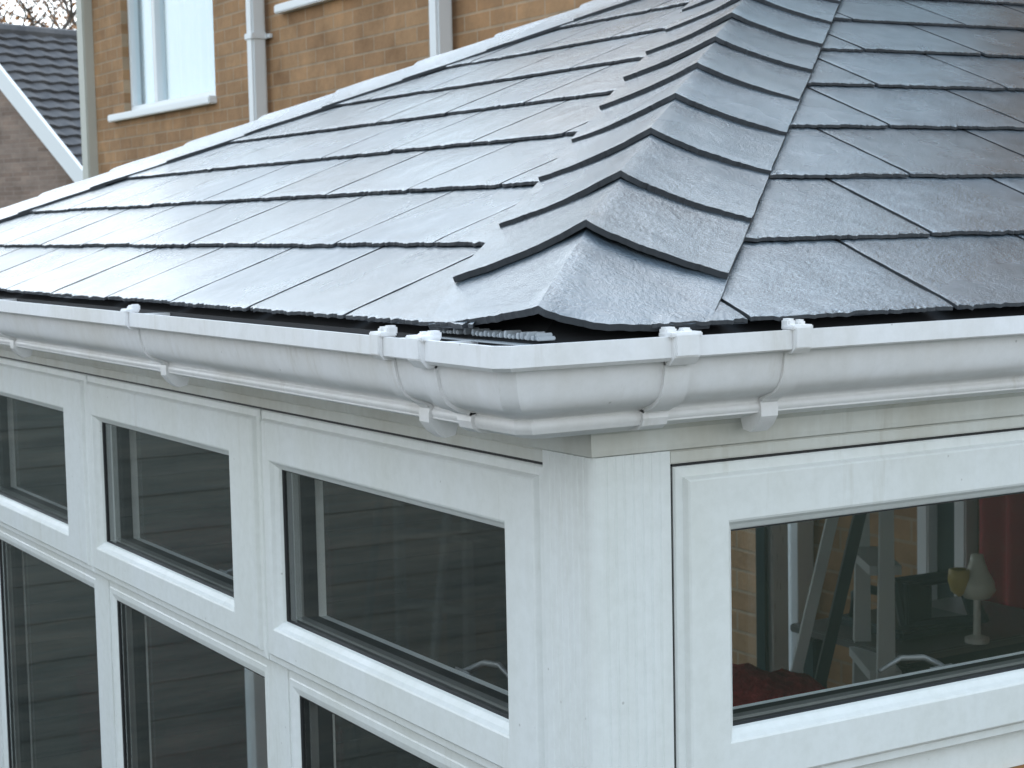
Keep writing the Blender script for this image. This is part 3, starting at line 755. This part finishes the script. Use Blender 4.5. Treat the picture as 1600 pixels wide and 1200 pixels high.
# ------------------------------------------------------------------ trees beyond
BARK=mat('grey_bark',(.10,.08,.065),.9)
def leafm(n,a,b_):
    def f(t,b):
        o=nn(t,'ShaderNodeNewGeometry'); r=ramp(t,o.outputs['Random Per Island'],[(0,a),(1,b_)]); t.links.new(r.outputs[0],b.inputs['Base Color'])
    return mat(n,a,.7,build=f)
LO=leafm('orange_leaves',(.60,.26,.06),(.38,.20,.10)); LB=leafm('brown_leaves',(.36,.24,.16),(.22,.16,.12)); LG=leafm('dark_green_leaves',(.03,.05,.02),(.06,.08,.03))
def tree(base,h,lab,lm,seed,dens,spread=.9,group='autumn trees beyond the far roof'):
    t=empty('autumn_tree',base,lab,'tree',group); rg=random.Random(seed)
    bt=bmesh.new(); bl=bmesh.new(); base=Vector(base); tips=[]
    def limb(p,d,l,r,dep):
        n=4; pts=[p]; q=p.copy(); dd=d.copy()
        for i in range(n):
            dd=(dd+Vector((rg.uniform(-.22,.22),rg.uniform(-.22,.22),rg.uniform(-.05,.16)))).normalized(); q=q+dd*l/n; pts.append(q.copy())
        tube(bt,pts,[r*(1-.55*i/n) for i in range(n+1)],6 if dep<2 else 4,cap=False)
        if dep>=3: tips.extend(pts[2:]); 
        if dep<4:
            for i in range(3 if dep<2 else 3):
                a=rg.uniform(0,6.28); s=Vector((math.cos(a),math.sin(a),rg.uniform(.2,.9))).normalized()
                limb(pts[rg.randint(2,n)],(dd*.5+s*spread).normalized(),l*rg.uniform(.55,.8),r*.5,dep+1)
    limb(base,Vector((0,0,1)),h*.38,h*.022,0)
    for p in tips:
        if rg.random()>dens: continue
        for _ in range(rg.randint(3,9)):
            c=p+Vector((rg.gauss(0,.18),rg.gauss(0,.18),rg.gauss(0,.15))); s=rg.uniform(.04,.09)
            a=Vector((rg.gauss(0,1),rg.gauss(0,1),rg.gauss(0,1))).normalized(); b=a.orthogonal().normalized(); cc=a.cross(b)
            bl.faces.new([bl.verts.new(c+b*s),bl.verts.new(c+cc*s*.6),bl.verts.new(c-b*s),bl.verts.new(c-cc*s*.6)])
    part('trunk',bt,BARK,t); part('crown',bl,lm,t)
def gnd(px,d):
    p=at(px,300,d); return (p.x,p.y,GZ)
tree(gnd(15,50),15,'bare brown tree rising at the far left edge',LB,2,.6)
tree(gnd(95,52),13.5,'tree with orange leaves behind the dark tiled roof',LO,5,.6)
tree(gnd(60,60),16,'thin pale brown tree between the other two',LB,9,.6)

SLAT=mat('grey_slats',(.06,.065,.06),.8,build=lambda t,b:t.links.new(ramp(t,noise_tex(t,5,5,.7,stretch=(.25,1,3)).outputs['Fac'],[(.3,(.05,.056,.05)),(.5,(.095,.10,.088)),(.7,(.15,.14,.115))]).outputs[0],b.inputs['Base Color']))
sf=empty('pane_banding_fence',(-2,5.0,GZ),'added grey slatted fence giving the left hand panes dark reflected bands','fence')  # added behind the glass to imitate dark banded reflections in the panes
bm=bmesh.new(); z=GZ+.05; kk=0
while z<-.2:
    box(bm,(-6.4,4.98+.003*(kk%2),z),(XH-.02,5.000+.003*(kk%2),z+.0705)); z+=.071; kk+=1
part('slat_panel',bm,SLAT,sf)
for i in range(5):
    bm=bmesh.new(); box(bm,(-6.3+i*2.05,5.02,GZ),(-6.2+i*2.05,5.11,-.1),bev=.006); part('post',bm,SLAT,sf)
# ------------------------------------------------------------------ fence and hedge in the garden (seen mirrored in the panes)
bm=None
FENCE=mat('brown_fence_boards',(.075,.055,.04),.85,build=lambda t,b:bump(t,b,noise_tex(t,8,4,.6,stretch=(1,1,.1)).outputs['Fac'],.5,.01))
fe=empty('garden_fence',(-6.5,2,GZ),'brown close boarded garden fence beyond the patio','fence')
bm=bmesh.new(); y=-8
while y<22:
    box(bm,(-6.5,y,GZ+.1),(-6.485-.01*((int(y*10))%2),y+.118,GZ+1.8)); y+=.122
settle(mesh_obj('board_panel',bm,FENCE,fe))
for i in range(13):
    bm=bmesh.new(); box(bm,(-6.485,-8+i*2.5,GZ),(-6.40,-7.91+i*2.5,GZ+1.9),bev=.006); settle(mesh_obj('post',bm,FENCE,fe))

# ------------------------------------------------------------------ things inside
def upholst(n,a,b_):
    def f(t,b):
        v=noise_tex(t,45,5,.75); r=ramp(t,v.outputs['Fac'],[(.35,a),(.62,b_),(.8,tuple(min(1,c*1.9+.05) for c in b_))]); t.links.new(r.outputs[0],b.inputs['Base Color']); bump(t,b,v.outputs['Fac'],1,.01)
    return mat(n,a,.95,spec=.1,build=f)
RED=upholst('red_bobbled_wool',(.26,.02,.022),(.46,.05,.055))
FZ=GZ+.09
# red armchair below the window
ac=empty('armchair',(1.62,1.78,FZ),'armchair covered with a dark red woollen throw, low behind the right hand glass','armchair')
bm=bmesh.new(); box(bm,(1.12,1.45,FZ+.12),(1.78,2.15,FZ+.45),bev=.06); part('seat',bm,RED,ac)
bm=bmesh.new()
nx,nz=26,20
def blob(x,y0,y1,z0,z1):
    pass
n1=30
def back(s):
    u=(s-1.10)/(1.86-1.10)
    top=FZ+1.20-.11*max(0,(u-.55)/.45)**1.6-.03*(1-u)**2+.008*math.sin(s*37)
    pts=[]
    for k in range(17):
        a=math.pi*k/16
        pts.append(Vector((s,1.80+.085*math.cos(a)+.01*math.sin(s*30+k),top-.09+.09*math.sin(a)+.006*math.sin(s*70+k*2))))
    return [Vector((s,1.885,FZ+.3))]+pts+[Vector((s,1.715,FZ+.3))]
sweep(bm,back,[1.10+(1.86-1.10)*i/n1 for i in range(n1+1)]); part('backrest',bm,RED,ac,smooth=True)
for x in (1.06,1.80):
    bm=bmesh.new(); box(bm,(x-.07,1.42,FZ+.1),(x+.07,1.79,FZ+.66),bev=.05); part('armrest',bm,RED,ac)
for x in (1.14,1.76):
    for y in (1.47,1.83):
        bm=bmesh.new(); box(bm,(x-.02,y-.02,FZ),(x+.02,y+.02,FZ+.13),bev=.004); part('leg',bm,GASKET,ac)
# high table with dark chair on it
TOP=FZ+1.085
TWD=mat('worn_table_edge',(.10,.10,.10),.35); TEAL=mat('dark_teal_plastic',(.022,.040,.045),.4)
tb=empty('high_table',(2.45,2.05,FZ),'high dark table with a pale edge behind the right hand glass','table')
bm=bmesh.new(); box(bm,(2.24,1.98,TOP-.022),(2.90,2.45,TOP),bev=.004); part('tabletop',bm,TWD,tb)
for x in (2.29,2.85):
    for y in (2.03,2.40):
        bm=bmesh.new(); box(bm,(x-.025,y-.025,FZ),(x+.025,y+.025,TOP-.036),bev=.004); part('leg',bm,TEAL,tb)
bm=bmesh.new(); box(bm,(2.28,2.01,TOP-.34),(2.87,2.03,TOP-.023)); part('apron',bm,TEAL,tb)
ch=empty('upturned_chair',(2.45,2.15,TOP),'dark teal plastic chair with open back standing on the high table','chair')
bm=bmesh.new()
def bar(a,b,t=.014): tube(bm,[a,b],t,8)
box(bm,(2.335,2.10,TOP+.002),(2.62,2.36,TOP+.03),bev=.008); part('seat',bm,TEAL,ch)
bm=bmesh.new()
for a,b in (((2.40,2.15,TOP+.02),(2.385,2.17,TOP+.15)),((2.61,2.10,TOP+.02),(2.545,2.09,TOP+.155))): bar(a,b,.019)
bar((2.375,2.17,TOP+.148),(2.55,2.09,TOP+.165),.012)
box(bm,(2.385,2.13,TOP+.02),(2.475,2.155,TOP+.15),bev=.004); tube(bm,[(2.38,2.17,TOP+.14),(2.55,2.09,TOP+.155),(2.60,2.06,TOP+.03)],.015,8); bar((2.39,2.15,TOP+.03),(2.60,2.08,TOP+.03),.016)
part('backrest',bm,TEAL,ch)
bm=bmesh.new(); tube(bm,[(2.29,2.245,TOP+.05),(2.295,2.24,TOP+.115),(2.31,2.225,TOP+.13),(2.35,2.20,TOP+.12),(2.395,2.175,TOP+.105)],[.011,.012,.013,.013,.012],8); part('armrest',bm,TEAL,ch,smooth=True)
# lamp
lm=empty('table_lamp',(2.50,1.99,TOP),'cream glass lamp with yellow bowl on the high table','lamp')
bm=bmesh.new(); bx,by=2.50,1.99
tube(bm,[(bx,by,TOP),(bx,by,TOP+.012),(bx,by,TOP+.02),(bx,by,TOP+.13)],[.032,.032,.010,.009],16); part('stem',bm,mat('brass_white',(.55,.55,.5),.4),lm)
bm=bmesh.new(); prf=[(.012,.115),(.034,.12),(.048,.14),(.044,.165),(.030,.19),(.020,.215),(.016,.235),(.003,.238)]
sweep(bm,lambda s:[Vector((bx+r*math.cos(s),by+r*math.sin(s),TOP+z)) for r,z in prf],[2*math.pi*i/24 for i in range(25)],closed=False); part('lamp_shade',bm,mat('cream_glass',(.62,.62,.52),.35),lm,smooth=True)
bm=bmesh.new(); c=Vector((bx-.045,by+.02,TOP+.175))
prf=[(.004,-.05),(.022,-.035),(.030,-.005),(.028,.022),(.022,.024)]
sweep(bm,lambda s:[c+Vector((r*math.cos(s),r*math.sin(s),z)) for r,z in prf],[2*math.pi*i/20 for i in range(21)],closed=False); part('flower_bowl',bm,mat('yellow_glass',(.55,.42,.12),.4),lm,smooth=True)
# batten on the end wall, door frame on the house wall, curtain
BT_=mat('spotted_white_batten',(.6,.6,.58),.6,build=lambda t,b:(lambda v:t.links.new(ramp(t,rng(t,v.outputs['Distance'],.1,.16,0,1).outputs[0],[(0,(.12,.11,.1)),(1,(.62,.62,.60))]).outputs[0],b.inputs['Base Color']))(nn(t,'ShaderNodeTexVoronoi',Scale=14.0)))
bm=bmesh.new(); box(bm,(2.765,3.18,-1.5595),(2.835,3.2305,HT-.03),bev=.004); cpart('mullion',bm,BT_); 
bm=bmesh.new(); box(bm,(2.737,3.185,-1.55),(2.752,3.2305,-.2)); cpart('black_seal',bm,TEAL)
bm=bmesh.new(); box(bm,(XH-.06,2.64,GZ+.1),(XH-.003,2.69,-.3),bev=.005); box(bm,(XH-.06,2.48,GZ+.1),(XH-.003,2.53,-.3),bev=.005); box(bm,(XH-.06,1.70,GZ+.1),(XH-.003,1.75,-.3),bev=.005); box(bm,(XH-.06,1.751,-.35),(XH-.003,2.479,-.3),bev=.005); cpart('door_frame',bm,WHITE2)
bm=bmesh.new(); box(bm,(XH-.02,2.531,GZ+.1),(XH-.004,2.639,-.35)); cpart('dark_door_panel',bm,TEAL)
ld=empty('stepladder',(2.02,2.02,FZ),'pale aluminium stepladder standing left of the dark chair behind the glass','stepladder')
LADM=mat('pale_ladder_metal',(.50,.54,.53),.45,metal=.15)
Tz=-.52; T_=Vector((2.12,1.92,Tz)); lat=Vector((.50,.86,0)); lf=Vector((-.86,.51,0))
def rail(a,b,w1,w2,t,m,nm_):
    bm=bmesh.new(); a=Vector(a); b=Vector(b); V=[]
    for p,w_ in ((a,w1),(b,w2)):
        for i_,j_ in ((-1,-1),(1,-1),(1,1),(-1,1)): V.append(bm.verts.new(p+lf*(w_*i_*.5)+lat*(t*j_*.5)))
    for q in ((0,1,2,3),(7,6,5,4),(0,4,5,1),(1,5,6,2),(2,6,7,3),(3,7,4,0)): bm.faces.new([V[k_] for k_ in q])
    bmesh.ops.recalc_face_normals(bm,faces=bm.faces[:]); part(nm_,bm,m,ld)
for q in (0,1):
    o_=lat*(.30*q); rail(T_+o_,Vector((T_.x,T_.y,FZ))+o_-lf*.02+lf*.03,.030,.075,.022,LADM,'front_rail')
    rail(T_+o_+lf*.04,Vector((T_.x,T_.y,FZ))+o_+lf*.42,.03,.03,.02,LADM if q else TEAL,'back_rail')
for k in range(5):
    z_=FZ+.25+k*.27; bm=bmesh.new()
    c_=Vector((T_.x,T_.y,z_))+lat*.15
    V=[bm.verts.new(c_+lf*(.04*a_)+lat*(.137*b_)+Vector((0,0,.012*d_))) for a_ in (-1,1) for b_ in (-1,1) for d_ in (-1,1)]
    for q in ((0,1,3,2),(4,6,7,5),(0,4,5,1),(2,3,7,6),(0,2,6,4),(1,5,7,3)): bm.faces.new([V[n_] for n_ in q])
    bmesh.ops.recalc_face_normals(bm,faces=bm.faces[:]); part('tread',bm,LADM,ld)
bm=bmesh.new()
sweep(bm,lambda s:[Vector((2.93+.02*math.sin(s*60),s,z)) for z in (GZ+.15,-.25)],[1.78+.65*i/90 for i in range(91)],closed=False)
REDC=mat('red_curtain_cloth',(.36,.03,.04),.85)
cu=mesh_obj('curtain',bm,REDC,None,smooth=True,label='long dark red curtain hanging on the right behind the glass',cat='curtain')
bm=bmesh.new(); tube(bm,[(2.93,1.5,-.245),(2.93,2.7,-.245)],.012,8); cpart('curtain_pole',bm,CHROME)
